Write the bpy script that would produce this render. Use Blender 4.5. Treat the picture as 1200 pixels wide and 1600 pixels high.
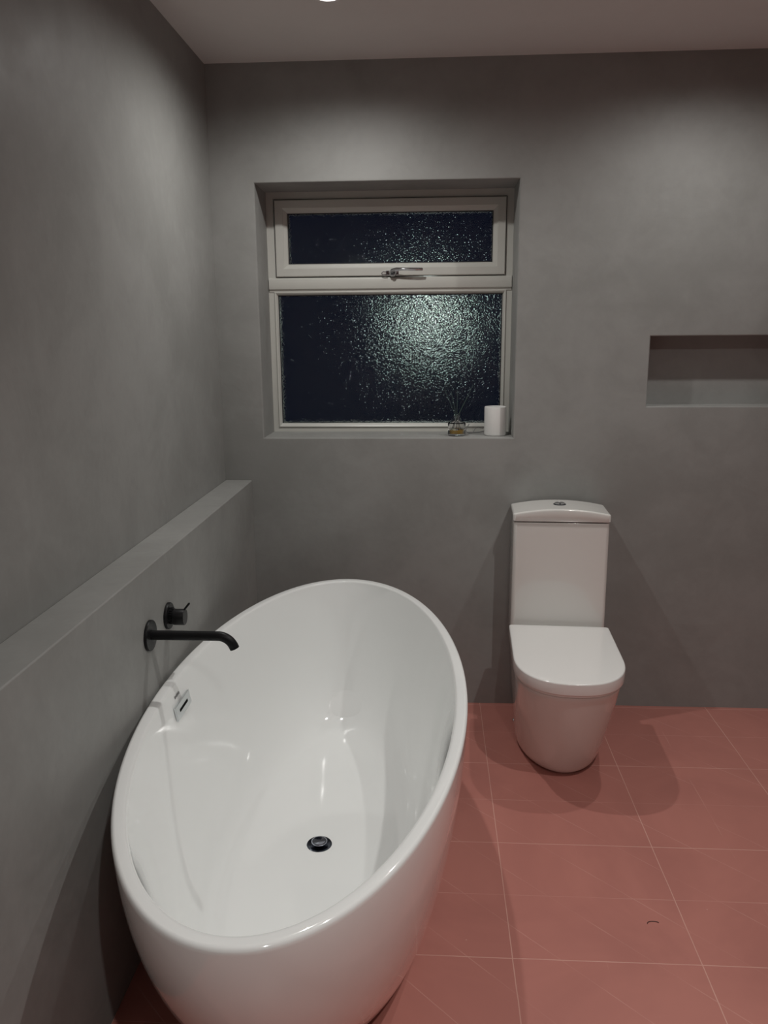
import bpy, bmesh, math, random
from mathutils import Vector, Matrix
random.seed(7)
PI = math.pi
scene = bpy.context.scene
for o in list(bpy.data.objects): bpy.data.objects.remove(o)
COL = scene.collection

# ------------------------------------------------------------------ camera
F, PITCH, YAW, ROLL, CAMH = 1250.86, 0.222125, 0.0596075, -0.00780348, 1.48336
fw = Vector((-math.sin(YAW)*math.cos(PITCH), math.cos(YAW)*math.cos(PITCH), -math.sin(PITCH)))
rt = fw.cross(Vector((0,0,1))).normalized(); up = rt.cross(fw)
rt2 = rt*math.cos(ROLL)+up*math.sin(ROLL); up2 = -rt*math.sin(ROLL)+up*math.cos(ROLL)
cam = bpy.data.cameras.new('camera'); cam.sensor_fit = 'VERTICAL'; cam.sensor_height = 24
cam.lens = F/1600*24; cam.clip_start = 0.02
co = bpy.data.objects.new('camera', cam); COL.objects.link(co)
m = Matrix((rt2, up2, -fw)).transposed().to_4x4(); m.translation = (0,0,CAMH); co.matrix_world = m
scene.camera = co
# ------------------------------------------------------------------ world (night sky outside the window)
w = bpy.data.worlds.new('night_sky'); scene.world = w; w.use_nodes = True
w.node_tree.nodes['Background'].inputs[0].default_value = (0.10,0.20,0.62,1)
w.node_tree.nodes['Background'].inputs[1].default_value = 0.014
# ------------------------------------------------------------------ exposure
vs = scene.view_settings; vs.view_transform='Standard'; vs.look='None'; vs.gamma=1; vs.use_curve_mapping=False
vs.exposure = 0.0
LAMP_W = 34.0
# x, y, relative power, cone in degrees
LIGHTS = [(-0.295,2.487,0.92,166),(0.93,2.50,0.62,166),(0.80,1.28,1.30,150),(0.35,-0.2,1.9,138)]  # last entry is an unseen fill light added near the camera
LAMP_COLOR = (1.0,0.988,0.952)

# ------------------------------------------------------------------ geometry constants
D, XL, XF, ZL, ZC = 3.0345, -0.7996, -0.6943, 0.9221, 2.4
XR, YN = 2.3, -1.0
W0, W1, WZ0, WZ1, WD = -0.640, 0.3098, 1.0865, 2.0059, 0.20   # window recess
N0, N1, NZ0, NZ1, ND = 0.797, 1.65, 1.203, 1.458, 0.100       # niche

# ------------------------------------------------------------------ material helpers
def srgb(r,g,b):
    f = lambda c: (c/255/12.92) if c/255<=0.04045 else ((c/255+0.055)/1.055)**2.4
    return (f(r),f(g),f(b),1)
class NT:
    def __init__(s, name):
        s.m = bpy.data.materials.new(name); s.m.use_nodes=True; s.t=s.m.node_tree; s.b=s.t.nodes['Principled BSDF']
    def n(s, kind, **kw):
        nd = s.t.nodes.new(kind)
        for k,v in kw.items(): setattr(nd,k,v)
        return nd
    def put(s, v, sock):
        if isinstance(v,(int,float)): sock.default_value = v
        elif isinstance(v,(tuple,list)): sock.default_value = v
        else: s.t.links.new(v, sock)
    def math(s, op, a, b=None, c=None, clamp=False):
        nd = s.n('ShaderNodeMath', operation=op); nd.use_clamp=clamp
        s.put(a, nd.inputs[0])
        if b is not None: s.put(b, nd.inputs[1])
        if c is not None: s.put(c, nd.inputs[2])
        return nd.outputs[0]
    def mix(s, f, a, b):
        nd = s.n('ShaderNodeMix', data_type='RGBA'); s.put(f, nd.inputs[0]); s.put(a, nd.inputs[6]); s.put(b, nd.inputs[7])
        return nd.outputs[2]
    def noise(s, co, scale, detail=3, rough=0.5, dist=0.0):
        nd = s.n('ShaderNodeTexNoise'); s.put(co, nd.inputs['Vector']); nd.inputs['Scale'].default_value=scale
        nd.inputs['Detail'].default_value=detail; nd.inputs['Roughness'].default_value=rough; nd.inputs['Distortion'].default_value=dist
        return nd.outputs['Fac']
    def smooth(s, v, lo, hi):
        nd = s.n('ShaderNodeMapRange', interpolation_type='SMOOTHSTEP'); s.put(v, nd.inputs[0])
        nd.inputs[1].default_value=lo; nd.inputs[2].default_value=hi
        return nd.outputs[0]
    def coord(s): return s.n('ShaderNodeTexCoord').outputs['Object']
    def bump(s, h, strength, dist):
        nd = s.n('ShaderNodeBump'); nd.inputs['Strength'].default_value=strength; nd.inputs['Distance'].default_value=dist
        s.put(h, nd.inputs['Height']); s.t.links.new(nd.outputs[0], s.b.inputs['Normal'])
def simple(name, col, rough=0.4, metal=0.0, coat=0.0, spec=0.5, noise=0.0, nscale=60, ripple=False):
    t = NT(name); t.b.inputs['Roughness'].default_value=rough; t.b.inputs['Metallic'].default_value=metal
    t.b.inputs['Coat Weight'].default_value=coat; t.b.inputs['Coat Roughness'].default_value=0.03
    t.b.inputs['Specular IOR Level'].default_value=spec
    c = tuple(col[:3])+(1,)
    if noise:
        d = tuple(x*(1-noise) for x in c[:3])+(1,)
        t.put(t.mix(t.noise(t.coord(), nscale), c, d), t.b.inputs['Base Color'])
    else:
        # faint procedural variation in the gloss
        t.put(c, t.b.inputs['Base Color'])
        r = t.math('MULTIPLY_ADD', t.noise(t.coord(), nscale), 0.02, max(rough-0.01,0.0))
        t.put(r, t.b.inputs['Roughness'])
    if ripple: t.bump(t.noise(t.coord(), 16, 1.0), 0.6, 0.0018)
    return t.m

def plaster(name, base, amt=0.10, rough=0.54):
    t = NT(name); co_ = t.coord()
    a = t.noise(co_, 1.6, 4, 0.55, 0.6); b = t.noise(co_, 6.0, 5, 0.6, 1.0); c = t.noise(co_, 45, 2, 0.5)
    v = t.math('ADD', t.math('MULTIPLY', a, 0.6), t.math('ADD', t.math('MULTIPLY', b, 0.3), t.math('MULTIPLY', c, 0.1)))
    f = t.smooth(v, 0.36, 0.64)
    dk = tuple(x*(1-amt) for x in base)+(1,); lt = (base[0]*(1+amt), base[1]*(1+amt), base[2]*(1+amt*1.1), 1)
    t.put(t.mix(f, dk, lt), t.b.inputs['Base Color'])
    t.put(t.math('MULTIPLY_ADD', t.noise(co_, 3.5, 4, 0.6, 1.2), 0.22, rough-0.11), t.b.inputs['Roughness'])
    t.b.inputs['Specular IOR Level'].default_value=0.36
    t.bump(t.math('ADD', t.math('MULTIPLY', t.noise(co_, 4, 4, 0.5, 0.8), 0.9), t.math('MULTIPLY', c, 0.06)), 0.35, 0.01)
    return t.m
M = {}
M['wall'] = plaster('polished_grey_plaster', (0.287,0.286,0.274))
M['ceiling'] = plaster('white_ceiling_paint', (0.74,0.72,0.70), 0.02, 0.7)

def floor_mat():
    t = NT('pink_scored_tile'); co_ = t.coord()
    sep = t.n('ShaderNodeSeparateXYZ'); t.put(co_, sep.inputs[0]); x, y = sep.outputs[0], sep.outputs[1]
    def line(v, origin, period, half):
        u = t.math('DIVIDE', t.math('SUBTRACT', v, origin), period)
        d = t.math('MULTIPLY', t.math('ABSOLUTE', t.math('SUBTRACT', t.math('FRACT', t.math('ADD', u, 0.5)), 0.5)), period)
        return t.math('SUBTRACT', 1.0, t.smooth(d, half*0.4, half*1.5))
    wob = t.math('MULTIPLY_ADD', t.noise(co_, 7, 2), 0.003, -0.0015)
    xw = t.math('ADD', x, wob); yw = t.math('ADD', y, wob)
    strong = t.math('MAXIMUM', line(xw, 0.204, 0.45, 0.0013), line(yw, 1.667, 0.45, 0.0013))
    n1 = t.smooth(t.noise(co_, 5.0, 2, 0.5), 0.40, 0.62)
    n2 = t.smooth(t.noise(co_, 3.3, 3, 0.6, 0.5), 0.47, 0.66)
    halfh = t.math('MULTIPLY', line(yw, 1.892, 0.45, 0.0012), t.math('MULTIPLY_ADD', n1, 0.45, 0.3))
    halfv = t.math('MULTIPLY', line(xw, 0.428, 0.45, 0.0011), t.math('MULTIPLY', n2, 0.6))
    diag = t.math('MULTIPLY', line(t.math('ADD', xw, y), 1.7625, 0.225, 0.0016), t.math('MULTIPLY_ADD', n1, 0.5, 0.12))
    weak = t.math('MAXIMUM', t.math('MAXIMUM', halfh, halfv), diag)
    strong = t.math('MULTIPLY', strong, t.math('MULTIPLY_ADD', n1, 0.25, 0.75))
    mask = t.math('MAXIMUM', strong, t.math('MULTIPLY', weak, 0.75), clamp=True)
    blot = t.smooth(t.noise(co_, 2.2, 4, 0.6, 0.8), 0.3, 0.7)
    base = t.mix(blot, (0.455,0.183,0.153,1), (0.525,0.215,0.178,1))
    vor = t.n('ShaderNodeTexVoronoi'); t.put(co_, vor.inputs['Vector']); vor.inputs['Scale'].default_value=9
    dots = t.math('MULTIPLY', t.math('SUBTRACT', 1.0, t.smooth(vor.outputs['Distance'], 0.012, 0.028)), 0.55)
    base = t.mix(dots, base, (0.70,0.46,0.38,1))
    t.put(t.mix(t.math('MULTIPLY', mask, 0.62), base, (0.80,0.50,0.42,1)), t.b.inputs['Base Color'])
    t.put(t.math('MULTIPLY_ADD', t.noise(co_, 4, 4, 0.6), 0.16, 0.34), t.b.inputs['Roughness'])
    t.b.inputs['Specular IOR Level'].default_value=0.35
    t.bump(t.math('ADD', t.math('MULTIPLY', mask, -0.25), t.math('MULTIPLY', t.noise(co_, 8, 3), 0.3)), 0.25, 0.003)
    return t.m
M['floor'] = floor_mat()
M['acrylic'] = simple('white_gloss_acrylic', (0.91,0.92,0.91), 0.085, coat=0.7, nscale=8)
M['ceramic'] = simple('white_glazed_ceramic', (0.77,0.755,0.725), 0.09, coat=0.6, nscale=8)
M['seat'] = simple('white_seat_plastic', (0.86,0.85,0.83), 0.14, coat=0.3, nscale=8)
M['upvc'] = simple('white_window_plastic', (0.575,0.57,0.53), 0.35, noise=0.06, nscale=14)
M['gasket'] = simple('black_rubber_gasket', (0.02,0.02,0.022), 0.6)
M['chrome'] = simple('polished_chrome', (0.72,0.73,0.76), 0.08, metal=1)
M['satin'] = simple('satin_chrome', (0.78,0.81,0.82), 0.35, metal=1)
M['darkchrome'] = simple('darkened_chrome', (0.10,0.11,0.135), 0.16, metal=1)
M['plug'] = simple('smoked_chrome', (0.36,0.38,0.44), 0.10, metal=1)
M['black'] = simple('matt_black_metal', (0.008,0.008,0.009), 0.42, spec=0.22)
M['hole'] = simple('black_opening', (0.003,0.003,0.003), 0.8, spec=0.1)
M['white'] = simple('matt_white_plastic', (0.80,0.80,0.78), 0.45)
M['cord'] = simple('grey_cord', (0.20,0.20,0.20), 0.5)
M['reed'] = simple('dark_green_reed', (0.02,0.045,0.035), 0.7, noise=0.3, nscale=200)
M['amber'] = simple('amber_oil', (0.55,0.33,0.03), 0.1); M['amber'].node_tree.nodes['Principled BSDF'].inputs['Transmission Weight'].default_value=0.55
M['hair'] = simple('dark_hair', (0.02,0.01,0.008), 0.5)
M['mark'] = simple('grey_print', (0.22,0.22,0.22), 0.5)
def glass(name, bump=False, tint=(1,1,1,1)):
    t = NT(name); b=t.b; b.inputs['Base Color'].default_value=tint; b.inputs['Roughness'].default_value=0.0
    b.inputs['Transmission Weight'].default_value=1; b.inputs['IOR'].default_value=1.38 if bump else 1.5
    if bump:
        co_ = t.coord()
        h = t.math('ADD', t.math('MULTIPLY', t.noise(co_, 130, 1.5, 0.5, 0.6), 0.75), t.math('MULTIPLY', t.noise(co_, 330, 0, 0.5), 0.25))
        t.bump(h, 1.0, 0.0038)
    return t.m
M['pebbled'] = glass('pebbled_window_glass', True, (0.88,0.95,0.92,1))
M['clear'] = glass('clear_bottle_glass')
def emit(name, col, s):
    t = NT(name); t.b.inputs['Base Color'].default_value=(0.8,0.8,0.8,1)
    t.b.inputs['Emission Color'].default_value=col; t.b.inputs['Emission Strength'].default_value=s
    return t.m
M['lamp'] = emit('lit_lamp_lens', (1,0.97,0.92,1), 14)
M['glowbulb'] = emit('added_glow_bulb', (0.88,1.0,0.94,1), 60)  # emission for the glow source added outside the window
M['glowdisc'] = emit('added_glow_diffuser', (0.84,1.0,0.90,1), 9)

# ------------------------------------------------------------------ mesh helpers
def obj(name, bm, mat, parent=None, smooth=False, loc=None, angle=None):
    me = bpy.data.meshes.new(name); bmesh.ops.recalc_face_normals(bm, faces=bm.faces); bm.to_mesh(me); bm.free()
    me.materials.append(mat)
    if smooth or angle:
        for p in me.polygons: p.use_smooth=True
        if angle: me.set_sharp_from_angle(angle=math.radians(angle))
    o = bpy.data.objects.new(name, me); COL.objects.link(o)
    if parent: o.parent = parent
    if loc: o.location = loc
    return o
def thing(name, label, cat, loc=(0,0,0), rz=0, group=None, kind=None):
    o = bpy.data.objects.new(name, None); COL.objects.link(o); o.empty_display_size=0.05
    o.location=loc; o.rotation_euler=(0,0,rz); 
    if cat: o['category']=cat
    o['label']=label
    if group: o['group']=group
    if kind: o['kind']=kind
    return o
def tag(o, label, cat=None, group=None, kind=None):
    o['label']=label
    if cat: o['category']=cat
    if group: o['group']=group
    if kind: o['kind']=kind
    return o
def box(bm, x0,x1,y0,y1,z0,z1):
    vs_ = [bm.verts.new(p) for p in ((x0,y0,z0),(x1,y0,z0),(x1,y1,z0),(x0,y1,z0),(x0,y0,z1),(x1,y0,z1),(x1,y1,z1),(x0,y1,z1))]
    for f in ((0,3,2,1),(4,5,6,7),(0,1,5,4),(1,2,6,5),(2,3,7,6),(3,0,4,7)): bm.faces.new([vs_[i] for i in f])
def BM(): return bmesh.new()
def bevel(o, w_, seg=3, ang=40):
    md = o.modifiers.new('bevel','BEVEL'); md.width=w_; md.segments=seg; md.limit_method='ANGLE'; md.angle_limit=math.radians(ang)
    for p in o.data.polygons: p.use_smooth=True
    md.harden_normals=True
    return o
def loft(bm, rings, cap0=True, cap1=True):
    R = [[bm.verts.new(p) for p in r] for r in rings]
    n = len(R[0])
    for a,b in zip(R, R[1:]):
        for i in range(n): bm.faces.new((a[i],a[(i+1)%n],b[(i+1)%n],b[i]))
    if cap0: bm.faces.new(R[0][::-1])
    if cap1: bm.faces.new(R[-1])
    return R
def lathe(bm, prof, n=48, axis='Z', c=(0,0,0), cap0=True, cap1=True):
    rings=[]
    for r,h in prof:
        ring=[]
        for i in range(n):
            a=2*PI*i/n; u,v=r*math.cos(a), r*math.sin(a)
            p = (u,v,h) if axis=='Z' else ((h,u,v) if axis=='X' else (v,h,u))
            ring.append((p[0]+c[0],p[1]+c[1],p[2]+c[2]))
        rings.append(ring)
    loft(bm, rings, cap0, cap1)
def tube(bm, pts, r, n=16):
    pts=[Vector(p) for p in pts]; rad = r if isinstance(r,(list,tuple)) else [r]*len(pts)
    rings=[]; ref=None
    for i,p in enumerate(pts):
        t=(pts[min(i+1,len(pts)-1)]-pts[max(i-1,0)]).normalized()
        if ref is None:
            ref = t.orthogonal().normalized()
        ref = (ref - t*ref.dot(t)).normalized(); bi=t.cross(ref)
        rings.append([p+(ref*math.cos(2*PI*k/n)+bi*math.sin(2*PI*k/n))*rad[i] for k in range(n)])
    loft(bm, rings)
def frame_ring(bm, x0,x1,z0,z1, prof):
    """mitred rectangular frame; prof = closed list of (inset, y)"""
    loops=[]
    for k,(i,y) in enumerate(prof):
        loops.append([bm.verts.new(p) for p in ((x0+i,y,z0+i),(x1-i,y,z0+i),(x1-i,y,z1-i),(x0+i,y,z1-i))])
    n=len(loops)
    for k in range(n):
        a,b=loops[k],loops[(k+1)%n]
        for i in range(4): bm.faces.new((a[i],a[(i+1)%4],b[(i+1)%4],b[i]))

# ================================================================== ROOM SHELL
T=0.12
bm=BM(); box(bm, XL-T, XR+T, YN-T, D+0.35, -0.1, 0.0); tag(obj('floor',bm,M['floor']),'pink floor of large tiles scored with fine pale straight and diagonal lines',kind='structure')
bm=BM(); box(bm, XL-T, XR+T, YN-T, D+0.35, ZC, ZC+0.1); tag(obj('ceiling',bm,M['ceiling']),'plain white painted ceiling',kind='structure')
bm=BM(); box(bm, XL-T, XL, YN-T, D+0.35, 0.0, ZC); tag(obj('wall_left',bm,M['wall']),'polished grey plaster wall on the left above the ledge',kind='structure')
bm=BM(); box(bm, XR, XR+T, YN-T, D+0.35, 0.0, ZC); tag(obj('wall_right',bm,M['wall']),'grey plaster wall on the right',kind='structure')
bm=BM(); box(bm, XL, XR, YN-T, YN, 0.0, ZC); tag(obj('wall_front',bm,M['wall']),'grey plaster wall behind the camera',kind='structure')
# boxed-in ledge along the left wall
bm=BM(); box(bm, XL, XF, YN, D, 0.0, ZL); o=obj('trim_1',bm,M['wall']); bevel(o,0.004,2); tag(o,'low boxed-in grey plaster ledge running along the left wall behind the bath',kind='structure')
# back wall with window opening and niche
def wall_back():
    bm=BM(); y0,y1=D,D+0.32
    xs=[XL,W0,W1,N0,N1,XR]; zs=[0,WZ0,NZ0,NZ1,WZ1,ZC]
    def face(pts): bm.faces.new([bm.verts.new(p) for p in pts])
    for i in range(5):
        for j in range(5):
            if i==1 and 1<=j<=3 or (i==3 and j==2): continue
            a,b,c,d=xs[i],xs[i+1],zs[j],zs[j+1]
            face(((a,y0,c),(b,y0,c),(b,y0,d),(a,y0,d)))
    def reveal(a,b,c,d,dep):
        y=y0+dep
        zz=[c]+[q for q in zs if c<q<d]+[d]
        for p,q in zip(zz,zz[1:]):
            face(((a,y0,p),(a,y0,q),(a,y,q),(a,y,p))); face(((b,y0,p),(b,y,p),(b,y,q),(b,y0,q)))
        face(((a,y0,c),(a,y,c),(b,y,c),(b,y0,c))); face(((a,y0,d),(b,y0,d),(b,y,d),(a,y,d)))
    reveal(W0,W1,WZ0,WZ1,0.32); reveal(N0,N1,NZ0,NZ1,ND)
    y=y0+ND; face(((N0,y,NZ0),(N1,y,NZ0),(N1,y,NZ1),(N0,y,NZ1)))
    # outer skin and edges
    for i in range(5):
        for j in range(5):
            if i==1 and 1<=j<=3: continue
            a,b,c,d=xs[i],xs[i+1],zs[j],zs[j+1]
            face(((a,y1,c),(a,y1,d),(b,y1,d),(b,y1,c)))
    for i in range(5):
        a,b=xs[i],xs[i+1]
        face(((a,y0,ZC),(b,y0,ZC),(b,y1,ZC),(a,y1,ZC))); face(((a,y0,0),(a,y1,0),(b,y1,0),(b,y0,0)))
        c,d=zs[i],zs[i+1]
        face(((XL,y0,c),(XL,y0,d),(XL,y1,d),(XL,y1,c))); face(((XR,y0,c),(XR,y1,c),(XR,y1,d),(XR,y0,d)))
    bmesh.ops.remove_doubles(bm, verts=bm.verts, dist=1e-5)
    bmesh.ops.recalc_face_normals(bm, faces=bm.faces)
    bm.normal_update()
    return bm
bmw=wall_back()
# round the arrises of window reveal and niche slightly
es=[]
for e in bmw.edges:
    a,b=e.verts[0].co,e.verts[1].co
    if abs(a.y-D)<1e-5 and abs(b.y-D)<1e-5 and len(e.link_faces)==2:
        if abs(e.link_faces[0].normal.dot(e.link_faces[1].normal))<0.3 and 0.5<(a.z+b.z)/2<2.2 and min(a.x,b.x)>XL+.01 and max(a.x,b.x)<XR-.01: es.append(e)
bmesh.ops.bevel(bmw, geom=es, offset=0.006, segments=3, affect='EDGES', profile=0.5)
tag(obj('wall_back',bmw,M['wall'],angle=35),'mottled polished grey plaster back wall holding the window and the niche',kind='structure')

# ================================================================== WINDOW
win=thing('window_1','white framed window with pebbled glass, small top sash over a large fixed pane',None,(0,0,0),kind='structure')
YF=D+WD
bm=BM(); frame_ring(bm, W0-0.012,W1+0.012,WZ0-0.012,WZ1+0.012, [(0,YF+0.06),(0,YF),(0.012+0.0265,YF),(0.012+0.0335,YF+0.006),(0.012+0.0335,YF+0.06)])
obj('window_frame',bm,M['upvc'],win)
# transom
TZ0,TZ1=1.634,1.690
bm=BM()
prof=[(YF+0.06,TZ0),(YF+0.002,TZ0),(YF-0.003,TZ0+0.002),(YF-0.004,TZ0+0.008),(YF-0.010,TZ0+0.0125),(YF-0.011,TZ0+0.015),(YF-0.011,TZ1-0.008),(YF-0.010,TZ1-0.005),(YF-0.004,TZ1-0.001),(YF+0.002,TZ1),(YF+0.06,TZ1)]
loft(bm,[[(x,y,z) for y,z in prof] for x in (W0+0.003,W1-0.003)]); obj('transom',bm,M['upvc'],win,angle=28)
# top opening sash
SX0,SX1,SZ0,SZ1=-0.6065,0.2805,1.6925,1.9765
sash=None
bm=BM(); frame_ring(bm,SX0,SX1,SZ0,SZ1,[(0.0,YF+0.05),(0.0,YF-0.008),(0.003,YF-0.011),(0.030,YF-0.011),(0.034,YF-0.007),(0.046,YF-0.001),(0.048,YF+0.004),(0.048,YF+0.05)])
sash=obj('sash',bm,M['upvc'],win)
# dark shadow-gap gasket round the sash
bm=BM(); frame_ring(bm,SX0-0.003,SX1+0.003,SZ0+0.0005,SZ1+0.003,[(0.0,YF+0.04),(0.0,YF-0.0015),(0.006,YF-0.0015),(0.006,YF+0.04)]); obj('gasket',bm,M['gasket'],win)
GX0,GX1,GZ0,GZ1=SX0+0.048,SX1-0.048,SZ0+0.041,SZ1-0.047
# lower glazing bead
BX0,BX1,BZ0,BZ1=W0+0.0215,W1-0.0215,WZ0+0.018,TZ0+0.003
bm=BM(); frame_ring(bm,BX0,BX1,BZ0,BZ1,[(0.0,YF+0.04),(0.0,YF-0.003),(0.003,YF-0.005),(0.008,YF-0.002),(0.013,YF+0.008),(0.014,YF+0.04)]); obj('glazing_bead',bm,M['upvc'],win)
bm=BM(); frame_ring(bm,SX0+0.0455,SX1-0.0455,SZ0+0.0455,SZ1-0.0455,[(0,YF+0.012),(0,YF+0.006),(0.006,YF+0.006),(0.006,YF+0.012)]); obj('gasket',bm,M['gasket'],win)
bm=BM(); frame_ring(bm,BX0+0.0125,BX1-0.0125,BZ0+0.0125,BZ1-0.0125,[(0,YF+0.014),(0,YF+0.009),(0.004,YF+0.009),(0.004,YF+0.014)]); obj('gasket',bm,M['gasket'],win)
for (a,b,c,d,yy) in ((SX0+0.04,SX1-0.04,SZ0+0.04,SZ1-0.04,YF+0.013),(BX0+0.01,BX1-0.01,BZ0+0.01,BZ1-0.01,YF+0.015)):
    bm=BM(); box(bm,a,b,yy,yy+0.006,c,d); obj('window_pane',bm,M['pebbled'],win)
# cockspur handle
hy=YF-0.011
bm=BM(); box(bm,-0.178,-0.128,hy-0.004,hy,1.694,1.712); hb=obj('window_handle',bm,M['chrome'],sash); bevel(hb,0.0018)
hb['label']='chrome window handle'
bm=BM(); lathe(bm,[(0.001,-0.019),(0.008,-0.0185),(0.013,-0.014),(0.0148,-0.008),(0.0148,0.0)],32,'Y',(-0.151,hy-0.003,1.703)); 
bm2=bm
pts=[(-0.160,hy-0.012,1.703),(-0.151,hy-0.020,1.710),(-0.136,hy-0.027,1.7145),(-0.105,hy-0.031,1.7145),(-0.065,hy-0.032,1.7135),(-0.037,hy-0.031,1.7130),(-0.034,hy-0.031,1.7130)]
tube(bm,pts,[0.0085,0.0082,0.0066,0.0055,0.0060,0.0056,0.003],14); 
ha=obj('lever',bm,M['chrome'],win,smooth=True)
bm=BM(); tube(bm,[(-0.176,hy-0.010,1.706),(-0.188,hy-0.010,1.7065),(-0.1935,hy-0.010,1.702),(-0.192,hy-0.010,1.697),(-0.182,hy-0.010,1.695),(-0.172,hy-0.010,1.696)],0.0022,10); obj('hook',bm,M['chrome'],win,smooth=True)
bm=BM(); lathe(bm,[(0.0080,-0.0015),(0.0080,0.002)],24,'Y',(-0.150,hy-0.0222,1.7015)); obj('lock_button',bm,M['gasket'],win)

# made-up glow source added outside to make the glitter in the pebbled glass
ol=thing('added_glow_source','round glow source added outside to make the pebbled lower window pane glitter','lamp',(-0.022,5.6,1.575))
bm=BM(); lathe(bm,[(0.001,-0.052),(0.035,-0.046),(0.055,-0.026),(0.062,0.0)],40,'Y'); obj('diffuser',bm,M['glowdisc'],ol,smooth=True)
bm=BM(); lathe(bm,[(0.001,-0.085),(0.018,-0.080),(0.026,-0.064),(0.028,-0.045)],32,'Y'); obj('bulb',bm,M['glowbulb'],ol,smooth=True)
bm=BM(); lathe(bm,[(0.063,-0.004),(0.082,-0.002),(0.085,0.012),(0.085,0.05),(0.07,0.055)],40,'Y'); obj('housing',bm,M['gasket'],ol,angle=40)
bm=BM(); box(bm,-0.05,0.05,0.05,0.09,-1.575,0.05); obj('post',bm,M['gasket'],ol)

# ================================================================== WINDOWSILL THINGS
# reed diffuser
rd=thing('reed_diffuser','small clear glass reed diffuser with amber oil on the windowsill','reed diffuser',(0.099,3.105,WZ0))
bm=BM()
R=0.0345
outer=[(R-0.004,0.0),(R,0.004),(R,0.046),(R-0.003,0.052),(0.014,0.0555),(0.0115,0.058),(0.0115,0.078),(0.0135,0.080)]
inner=[(0.0095,0.080),(0.0085,0.060),(0.014,0.051),(R-0.006,0.047),(R-0.006,0.010),(0.0,0.008)]
lathe(bm,outer+inner[:-1]+[(0.001,0.008)],48)
obj('bottle',bm,M['clear'],rd,angle=50)
bm=BM(); lathe(bm,[(R-0.0065,0.0105),(R-0.0065,0.024),(0.001,0.024)],40); obj('oil',bm,M['amber'],rd,angle=50)
tips=[(-0.046,0.004,0.172),(-0.022,0.02,0.168),(0.002,0.01,0.172),(0.060,0.000,0.192),(0.046,0.022,0.160)]
for i,tp in enumerate(tips):
    k=0.42; b0=(-tp[0]*k, -tp[1]*k, 0.012)
    nx=-tp[0]*0.02
    bm=BM(); tube(bm,[b0,(tp[0]*0.10,tp[1]*0.10,0.078),tp],0.0011,8); obj('reed',bm,M['reed'],rd,smooth=True)
# white canister
bm=BM(); lathe(bm,[(0.0385,0.0),(0.0415,0.003),(0.0420,0.006),(0.0420,0.106),(0.0412,0.110),(0.0385,0.111),(0.037,0.109),(0.0,0.1085)],56)
can=obj('canister',bm,M['white'],None,angle=40,loc=(0.2475,3.118,WZ0)); tag(can,'plain white cylindrical canister at the right end of the windowsill','canister')
bm=BM()
z=WZ0+0.0022
P=[(0.236,3.205,z+0.010),(0.212,3.20,z+0.004),(0.19,3.19,z),(0.168,3.178,z),(0.150,3.168,z),(0.140,3.172,z+0.004),(0.139,3.186,z+0.012),(0.147,3.202,z+0.024),(0.152,3.214,z+0.030)]
tube(bm,P,0.0016,8)
P=[(0.2065,3.196,z+0.014),(0.188,3.200,z+0.020),(0.176,3.203,z+0.014),(0.171,3.197,z+0.005),(0.167,3.19,z)]
tube(bm,P,0.0013,8)
tag(obj('cord',bm,M['cord'],None,smooth=True),'thin grey cord curling along the windowsill behind the white canister','cord')

# ================================================================== BATH
CX,CY,A,B=-0.2976,1.893,0.3925,0.905
tub=thing('bathtub','glossy white oval freestanding bath standing beside the grey ledge','bathtub',(CX,CY,0))
NS=160
def ell(a,b,z,e=2.0):
    r=[]
    for i in range(NS):
        th=2*PI*i/NS; c,s=math.cos(th),math.sin(th)
        r.append((a*math.copysign(abs(c)**(2/e),c), b*math.copysign(abs(s)**(2/e),s), z))
    return r
H=0.600
rings=[]
rings.append(ell(A*0.735,B*0.555,0.004))
for k in range(0,29):
    t=k/28; zz=0.008+t*(H-0.020)
    tt=zz/H
    sa=0.7486+(1-0.7486)*(1-(1-tt)**1.61); sb=0.5725+(1-0.5725)*(1-(1-tt)**1.92)
    rings.append(ell(A*sa,B*sb,zz))
for k in range(1,7):
    a=k/6*PI/2; r=0.009; rings.append(ell(A-r+r*math.cos(a),B-r+r*math.sin(PI/2-a)*1.0 if False else B-r+r*math.cos(a),H-r+r*math.sin(a)))
RI,RJ=A-0.0285,B-0.030
rings.append(ell(RI+0.010,RJ+0.010,H-0.0004)); rings.append(ell(RI+0.006,RJ+0.006,H-0.0007))
for k in range(1,7):
    a=k/6*PI*0.44; r=0.010
    rings.append(ell(RI+0.004-r*math.sin(a)*0.75,RJ+0.004-r*math.sin(a)*0.75,H-0.001-r*(1-math.cos(a))))
ri,rj,zr=RI+0.004-0.010*math.sin(PI*0.44)*0.75,RJ+0.004-0.010*math.sin(PI*0.44)*0.75,H-0.001-0.010*(1-math.cos(PI*0.44))
FA,FB,ZF=0.200,0.60,0.128
def bez(p,t):
    a=(1-t)**3; b=3*t*(1-t)**2; c=3*t*t*(1-t); d=t**3
    return tuple(a*p[0][i]+b*p[1][i]+c*p[2][i]+d*p[3][i] for i in (0,1))
bz=[(1.0,zr),(0.74,0.42),(0.72,0.135),(0.0,ZF)]
prevz=None
def inner_at(z):
    lo,hi=0,1
    for _ in range(40):
        mid=(lo+hi)/2
        if bez(bz,mid)[1]>z: lo=mid
        else: hi=mid
    mm=bez(bz,lo)[0]; return FA+(ri-FA)*mm, FB+(rj-FB)*mm
for k in range(1,37):
    mm,zz=bez(bz,k/36); rings.append(ell(FA+(ri-FA)*mm, FB+(rj-FB)*mm, zz))
for k in range(1,7):
    f=1-k/6; f=max(f,0.04); rings.append(ell(FA*f+0.0*(1-f),FB*f*(1)+0.0,ZF-0.006*(1-f**1.5)))
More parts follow.
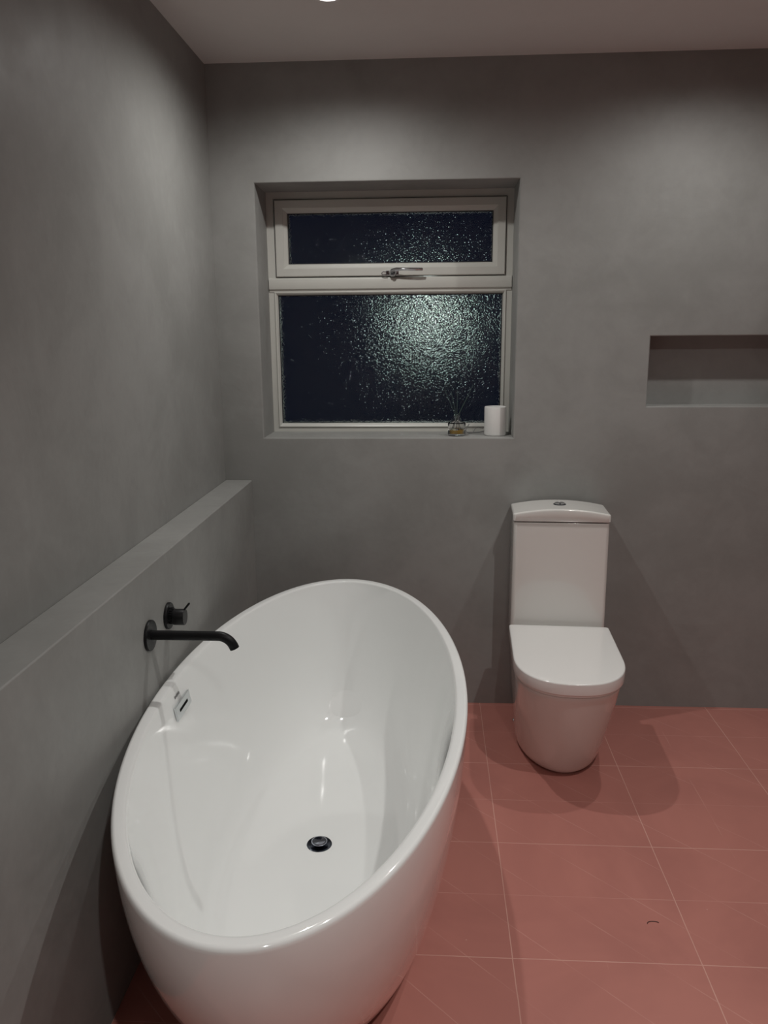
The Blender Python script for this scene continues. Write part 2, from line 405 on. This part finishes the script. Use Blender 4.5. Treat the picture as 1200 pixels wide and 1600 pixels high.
bm=BM(); loft(bm,rings,True,True); shell=obj('shell',bm,M['acrylic'],tub,angle=60)
# waste in the floor of the bath
zd=ZF-0.006
bm=BM(); lathe(bm,[(0.0335,-0.003),(0.0345,0.0005),(0.033,0.0025),(0.029,0.0022),(0.025,0.0008),(0.001,0.0007)],56,'Z',(0,0.02,zd)); waste=obj('waste',bm,M['darkchrome'],tub,angle=50); waste['label']='chrome waste ring coloured dark for its shaded recess'  # shade of the recess round the plug is put into the ring colour
bm=BM(); lathe(bm,[(0.014,0.001),(0.014,0.004),(0.0205,0.0065),(0.022,0.009),(0.0215,0.0105),(0.019,0.0118),(0.017,0.0116),(0.009,0.0108),(0.001,0.0105)],48,'Z',(0,0.02,zd)); obj('plug',bm,M['plug'],waste,smooth=True)
# overflow cover on the inner wall beside the ledge
za=0.536; ia,_=inner_at(za); ib,_=inner_at(za-0.02); it,_=inner_at(za+0.02)
slope=math.atan2(it-ib,0.04)
ov=bpy.data.objects.new('overflow_cover',None)
bm=BM(); box(bm,-0.0015,0.0045,-0.056,0.056,-0.0185,0.0185)
ovc=obj('overflow_cover',bm,M['satin'],tub); bevel(ovc,0.0012,2); ovc['label']='thin chrome rectangular overflow cover'
ovc.location=(-ia+0.0030,-0.002,za); ovc.rotation_euler=(0,-slope,0)
bpy.data.objects.remove(ov)
bm=BM(); box(bm,0.0040,0.0051,-0.033,0.031,-0.0035,0.0035); obj('overflow_slot',bm,M['hole'],ovc)
# small printed mark above the cover
zm=0.570; im,_=inner_at(zm)
bm=BM()
for k,(yy,ww,hh) in enumerate([(-0.018,0.004,0.007),(-0.011,0.006,0.005),(-0.003,0.003,0.007),(0.004,0.006,0.005),(0.011,0.005,0.006)]):
    box(bm,-0.0006,0.0006,yy,yy+ww,-hh/2,hh/2)
mk=obj('logo',bm,M['mark'],tub); mk.location=(-im+0.0016,-0.012,zm); mk.rotation_euler=(0,-slope,0); mk['label']='tiny grey printed mark'

# ================================================================== WALL TAPS
sp=thing('bath_spout','matt black bath spout projecting from the ledge on a round plate','tap',(XF,1.829,0.753))
bm=BM(); lathe(bm,[(0.0385,0.0),(0.0385,0.006),(0.0375,0.0075),(0.001,0.0075)],56,'X'); obj('wall_plate',bm,M['black'],sp,angle=40)
bm=BM(); pts=[(0.002,0,0.001),(0.05,0,0.001),(0.10,0,0.001),(0.150,0,0.001),(0.166,0,0.001)]
rb=0.042
for k in range(1,13):
    a=k/12*math.radians(68); pts.append((0.172+rb*math.sin(a),0,0.001-rb*(1-math.cos(a))))
l=pts[-1]; a=math.radians(68); pts.append((l[0]+0.006*math.cos(a),0,l[2]-0.006*math.sin(a)))
tube(bm,pts,0.0120,28); obj('spout',bm,M['black'],sp,angle=45)
l=pts[-1]; bm=BM(); tube(bm,[(l[0]-0.0005*math.cos(a),0,l[2]+0.0005*math.sin(a)),(l[0]+0.0004*math.cos(a),0,l[2]-0.0004*math.sin(a))],0.0085,20); obj('outlet',bm,M['hole'],sp)
mx=thing('tap_valve','matt black round bath valve with a thin lever, above the spout','tap',(XF,1.973,0.752))
bm=BM(); lathe(bm,[(0.0355,0.0),(0.0355,0.006),(0.0345,0.0075),(0.001,0.0075)],56,'X'); obj('wall_plate',bm,M['black'],mx,angle=40)
bm=BM(); 
rg=[]
for h,r in ((0.005,0.021),(0.016,0.021)):
    rg.append([(h,(r*(1+0.045*(1 if (i//2)%2 else -1)))*math.cos(2*PI*i/80),(r*(1+0.045*(1 if (i//2)%2 else -1)))*math.sin(2*PI*i/80)) for i in range(80)])
loft(bm,rg); obj('collar',bm,M['black'],mx)
bm=BM(); lathe(bm,[(0.0195,0.014),(0.0195,0.017),(0.0215,0.018),(0.0215,0.0455),(0.0205,0.047),(0.001,0.047)],48,'X',(0,0,-0.003)); obj('knob',bm,M['black'],mx,angle=40)
bm=BM(); tube(bm,[(0.041,0,0.010),(0.049,0,0.0215),(0.0595,0,0.0345),(0.061,0,0.0362)],[0.0029,0.0029,0.0029,0.0018],14); obj('lever',bm,M['black'],mx,smooth=True)

# ================================================================== TOILET
wc=thing('toilet','white close coupled toilet with closed lid against the back wall','toilet',(0.4815,3.022,0),math.radians(-2.6))
def dshape(hw, v0, v1, z, nf=40, e=2.35, rc=0.0, depth=None):
    """D plan: straight back at v0, straight sides, superelliptic front reaching v1 (towards -Y)"""
    depth = depth or hw*1.12
    vs0=v1-depth
    pts=[]
    if rc:
        for k in range(5):
            a=k/4*PI/2; pts.append((hw-rc+rc*math.sin(PI/2-(PI/2-a)) if False else hw-rc+rc*math.sin(a), -(v0+rc-rc*math.cos(a)), z))
    else: pts.append((hw,-v0,z))
    for k in range(1,9): pts.append((hw,-(v0+rc+(vs0-v0-rc)*k/8),z))
    for k in range(1,nf):
        a=PI*k/nf; c,s=math.cos(a),math.sin(a)
        pts.append((hw*math.copysign(abs(c)**(2/e),c), -(vs0+depth*abs(s)**(2/e)), z))
    for k in range(8,0,-1): pts.append((-hw,-(v0+rc+(vs0-v0-rc)*k/8),z))
    if rc:
        for k in range(4,-1,-1):
            a=k/4*PI/2; pts.append((-(hw-rc+rc*math.sin(a)), -(v0+rc-rc*math.cos(a)), z))
    else: pts.append((-hw,-v0,z))
    return pts
# pan
PT=0.370
rings=[]
for k in range(0,25):
    t=k/24; z=0.003+t*(PT-0.003-0.006)
    s=t**0.85
    hw=0.150+(0.1745-0.150)*s; v1=0.520+(0.698-0.520)*(t**0.80)
    if k==0: hw-=0.003; v1-=0.003
    rings.append(dshape(hw,0.0,v1,z,e=2.02+0.3*s,depth=0.285+(0.215-0.285)*s))
for k in range(1,4):
    a=k/3*PI/2; r=0.006
    rings.append(dshape(0.1745-r+r*math.cos(a),0.0,0.698-r+r*math.cos(a),PT-r+r*math.sin(a),e=2.32,depth=0.215))
rings=[[(x*(1-0.035*max(0.0,min(1.0,(0.24+y)/0.10))),y,z) for x,y,z in r_] for r_ in rings]
bm=BM(); loft(bm,rings); obj('pan',bm,M['ceramic'],wc,angle=50)
# seat ring below lid and lid
bm=BM(); LD=0.216
loft(bm,[dshape(0.174,0.212,0.704,PT+0.002,rc=0.012,depth=LD-.004),dshape(0.174,0.212,0.704,PT+0.012,rc=0.012,depth=LD-.004)]); obj('seat',bm,M['seat'],wc,angle=50)
z0,z1=0.381,0.4205
rings=[]
r=0.005
for k in range(0,4):
    a=k/3*PI/2; q=r*0.5
    rings.append(dshape(0.1805-q*(1-math.sin(a)),0.205+q*(1-math.sin(a)),0.712-q*(1-math.sin(a)),z0+q*(1-math.cos(a)),rc=0.010,depth=LD))
for k in range(0,6):
    a=k/5*PI/2
    rings.append(dshape(0.1805-r*(1-math.cos(a)),0.205+r*(1-math.cos(a)),0.712-r*(1-math.cos(a)),z1-r+r*math.sin(a),rc=0.010,depth=LD))
for f in (0.9,0.6,0.3):   # very slight crown
    rr=[((x)*f, -(0.45)+((y)+0.45)*f, z1+0.0018*(1-f)) for x,y,_ in dshape(0.1755,0.210,0.707,0,rc=0.010,depth=LD)]
    rings.append(rr)
bm=BM(); loft(bm,rings); obj('seat_lid',bm,M['seat'],wc,angle=50)
# cistern
def rrect(hw,v0,v1,z,r=0.02,n=6,rb=0.004):
    pts=[]
    for cx,cy,a0,rr in ((hw-rb,-v0-rb,0,rb),(-hw+rb,-v0-rb,90,rb),(-hw+r,-v1+r,180,r),(hw-r,-v1+r,270,r)):
        for k in range(n+1):
            a=math.radians(a0+90*k/n); pts.append((cx+rr*math.cos(a),cy+rr*math.sin(a),z))
    return pts
bm=BM(); rings=[]
for k in range(0,13):
    t=k/12; z=PT-0.004+t*(0.800-PT+0.004)
    rings.append(rrect(0.1725-0.0015*t,0.0,0.176-0.001*t,z,0.014))
rings.insert(-1,rrect(0.1711,0.0,0.1751,0.7985,0.014)); rings.append(rrect(0.1700,0.001,0.1740,0.8012,0.013))
loft(bm,rings); obj('cistern',bm,M['ceramic'],wc,angle=50)
# arched cistern lid
def lidrings():
    hw=0.1745; v0,v1=0.0,0.180; NX=24; NYv=6; zb=0.8065; r=0.006
    bm=BM(); 
    def top(u): return 0.834+0.019*(1-(u/hw)**2)
    base=rrect(hw-0.002,v0,v1-0.002,zb,0.012,8)
    def ringat(ins,dz,use):
        out=[]
        for x,y,_ in rrect(hw,v0,v1,0,0.012,8):
            cx=0; sx=(hw-ins)/hw; sy=(v1-v0-2*ins)/(v1-v0); yc=-(v0+v1)/2
            X=x*sx; Y=yc+(y-yc)*sy
            out.append((X,Y,(top(x) if use else 0)+dz))
        return out
    # densify perimeter along long sides
    def dens(r_):
        out=[]
        n=len(r_)
        for i in range(n):
            a=r_[i]; b=r_[(i+1)%n]; L=math.hypot(b[0]-a[0],b[1]-a[1])
            m_=max(1,int(round(L/0.014))) if L>0.03 else 1
            for k in range(m_): 
                t=k/m_; out.append((a[0]+(b[0]-a[0])*t,a[1]+(b[1]-a[1])*t,a[2]+(b[2]-a[2])*t))
        return out
    P=dens(rrect(hw,v0,v1,0,0.012,8))
    yc=-(v0+v1)/2
    def mk(ins,zf):
        sx=(hw-ins)/hw; sy=((v1-v0)-2*ins)/(v1-v0)
        return [(x*sx,yc+(y-yc)*sy,zf(x*sx)) for x,y,_ in P]
    R=[mk(0.002,lambda u:zb),mk(0.0,lambda u:zb+0.002)]
    for k in range(0,5):
        a=k/4*PI/2; R.append(mk(r*(1-math.cos(a)),lambda u,a=a:top(u)-r+r*math.sin(a)))
    for f in (0.012,0.025,0.04,0.055,0.07,0.08,0.0865,0.0899):
        R.append([(x*(hw-0.006)/hw,yc+(y-yc)*((v1-v0)/2-f)/((v1-v0)/2),top(x*(hw-0.006)/hw)) for x,y,_ in P])
    loft(bm,R); return bm
obj('cistern_lid',lidrings(),M['ceramic'],wc,angle=50)
# dual flush button
bm=BM(); lathe(bm,[(0.0235,0.0),(0.0235,0.0035),(0.0215,0.005),(0.018,0.0045),(0.001,0.0045)],40,'Z',(0.0,-0.088,0.850)); fb=obj('flush_button',bm,M['darkchrome'],wc,angle=50); fb['label']='chrome flush button'
for s in (-1,1):
    bm=BM(); n=20
    pr=[(0.0178*math.cos(math.radians(-84+168*k/n)),0.0178*math.sin(math.radians(-84+168*k/n))) for k in range(n+1)]
    pr=[(s*(max(x,0)+0.0008),-0.088+y) for x,y in pr]
    loft(bm,[[(x,y,0.853) for x,y in pr],[(x,y,0.8575) for x,y in pr],[(x*0.88+s*0.0009,-0.088+(y+0.088)*0.88,0.8588) for x,y in pr]]); obj('push_pad',bm,M['chrome'],fb,angle=40)
# side fixing cap near the base
bm=BM(); lathe(bm,[(0.008,0.003),(0.0075,-0.0035),(0.005,-0.006),(0.001,-0.0065)],24,'X',(-0.1505,-0.20,0.030)); fc=obj('fixing_cap',bm,M['chrome'],wc,smooth=True); fc['label']='small chrome fixing cap'

# ================================================================== FLOOR DEBRIS
bm=BM(); pts=[]
for k in range(12):
    a=PI*(1.02-0.85*k/11); pts.append((0.575+0.016*math.cos(a),1.800+0.009*math.sin(a),0.0012))
tube(bm,pts,0.0009,6); tag(obj('hair_strand',bm,M['hair'],None,smooth=True),'tiny dark curled hair strand lying on the pink floor','hair')

# ================================================================== DOWNLIGHTS
spots=['white round recessed downlight in the ceiling above the far end of the bath','white round recessed downlight in the ceiling right of the toilet','white round recessed downlight in the ceiling right of the bath','white round downlight added out of view near the camera as fill light']
for i,(x,y,p_,cone) in enumerate(LIGHTS):
    t_=thing('downlight',spots[i],'ceiling light',(x,y,ZC))
    bm=BM(); lathe(bm,[(0.043,0.0005),(0.043,-0.003),(0.040,-0.005),(0.031,-0.004),(0.029,-0.001),(0.029,0.0005)],48,'Z',cap0=False,cap1=False); 
    obj('trim_ring',bm,M['white'],t_,angle=50)
    bm=BM(); lathe(bm,[(0.029,-0.0015),(0.026,-0.0030),(0.001,-0.0034)],40,'Z'); obj('lens',bm,M['lamp'],t_,smooth=True)
    ld=bpy.data.lights.new('downlight_beam','SPOT'); ld.energy=LAMP_W*p_; ld.color=LAMP_COLOR; ld.spot_size=math.radians(cone); ld.spot_blend=1.0; ld.shadow_soft_size=0.019
    lo=bpy.data.objects.new('downlight_beam',ld); COL.objects.link(lo); lo.parent=t_; lo.location=(0,0,-0.03)
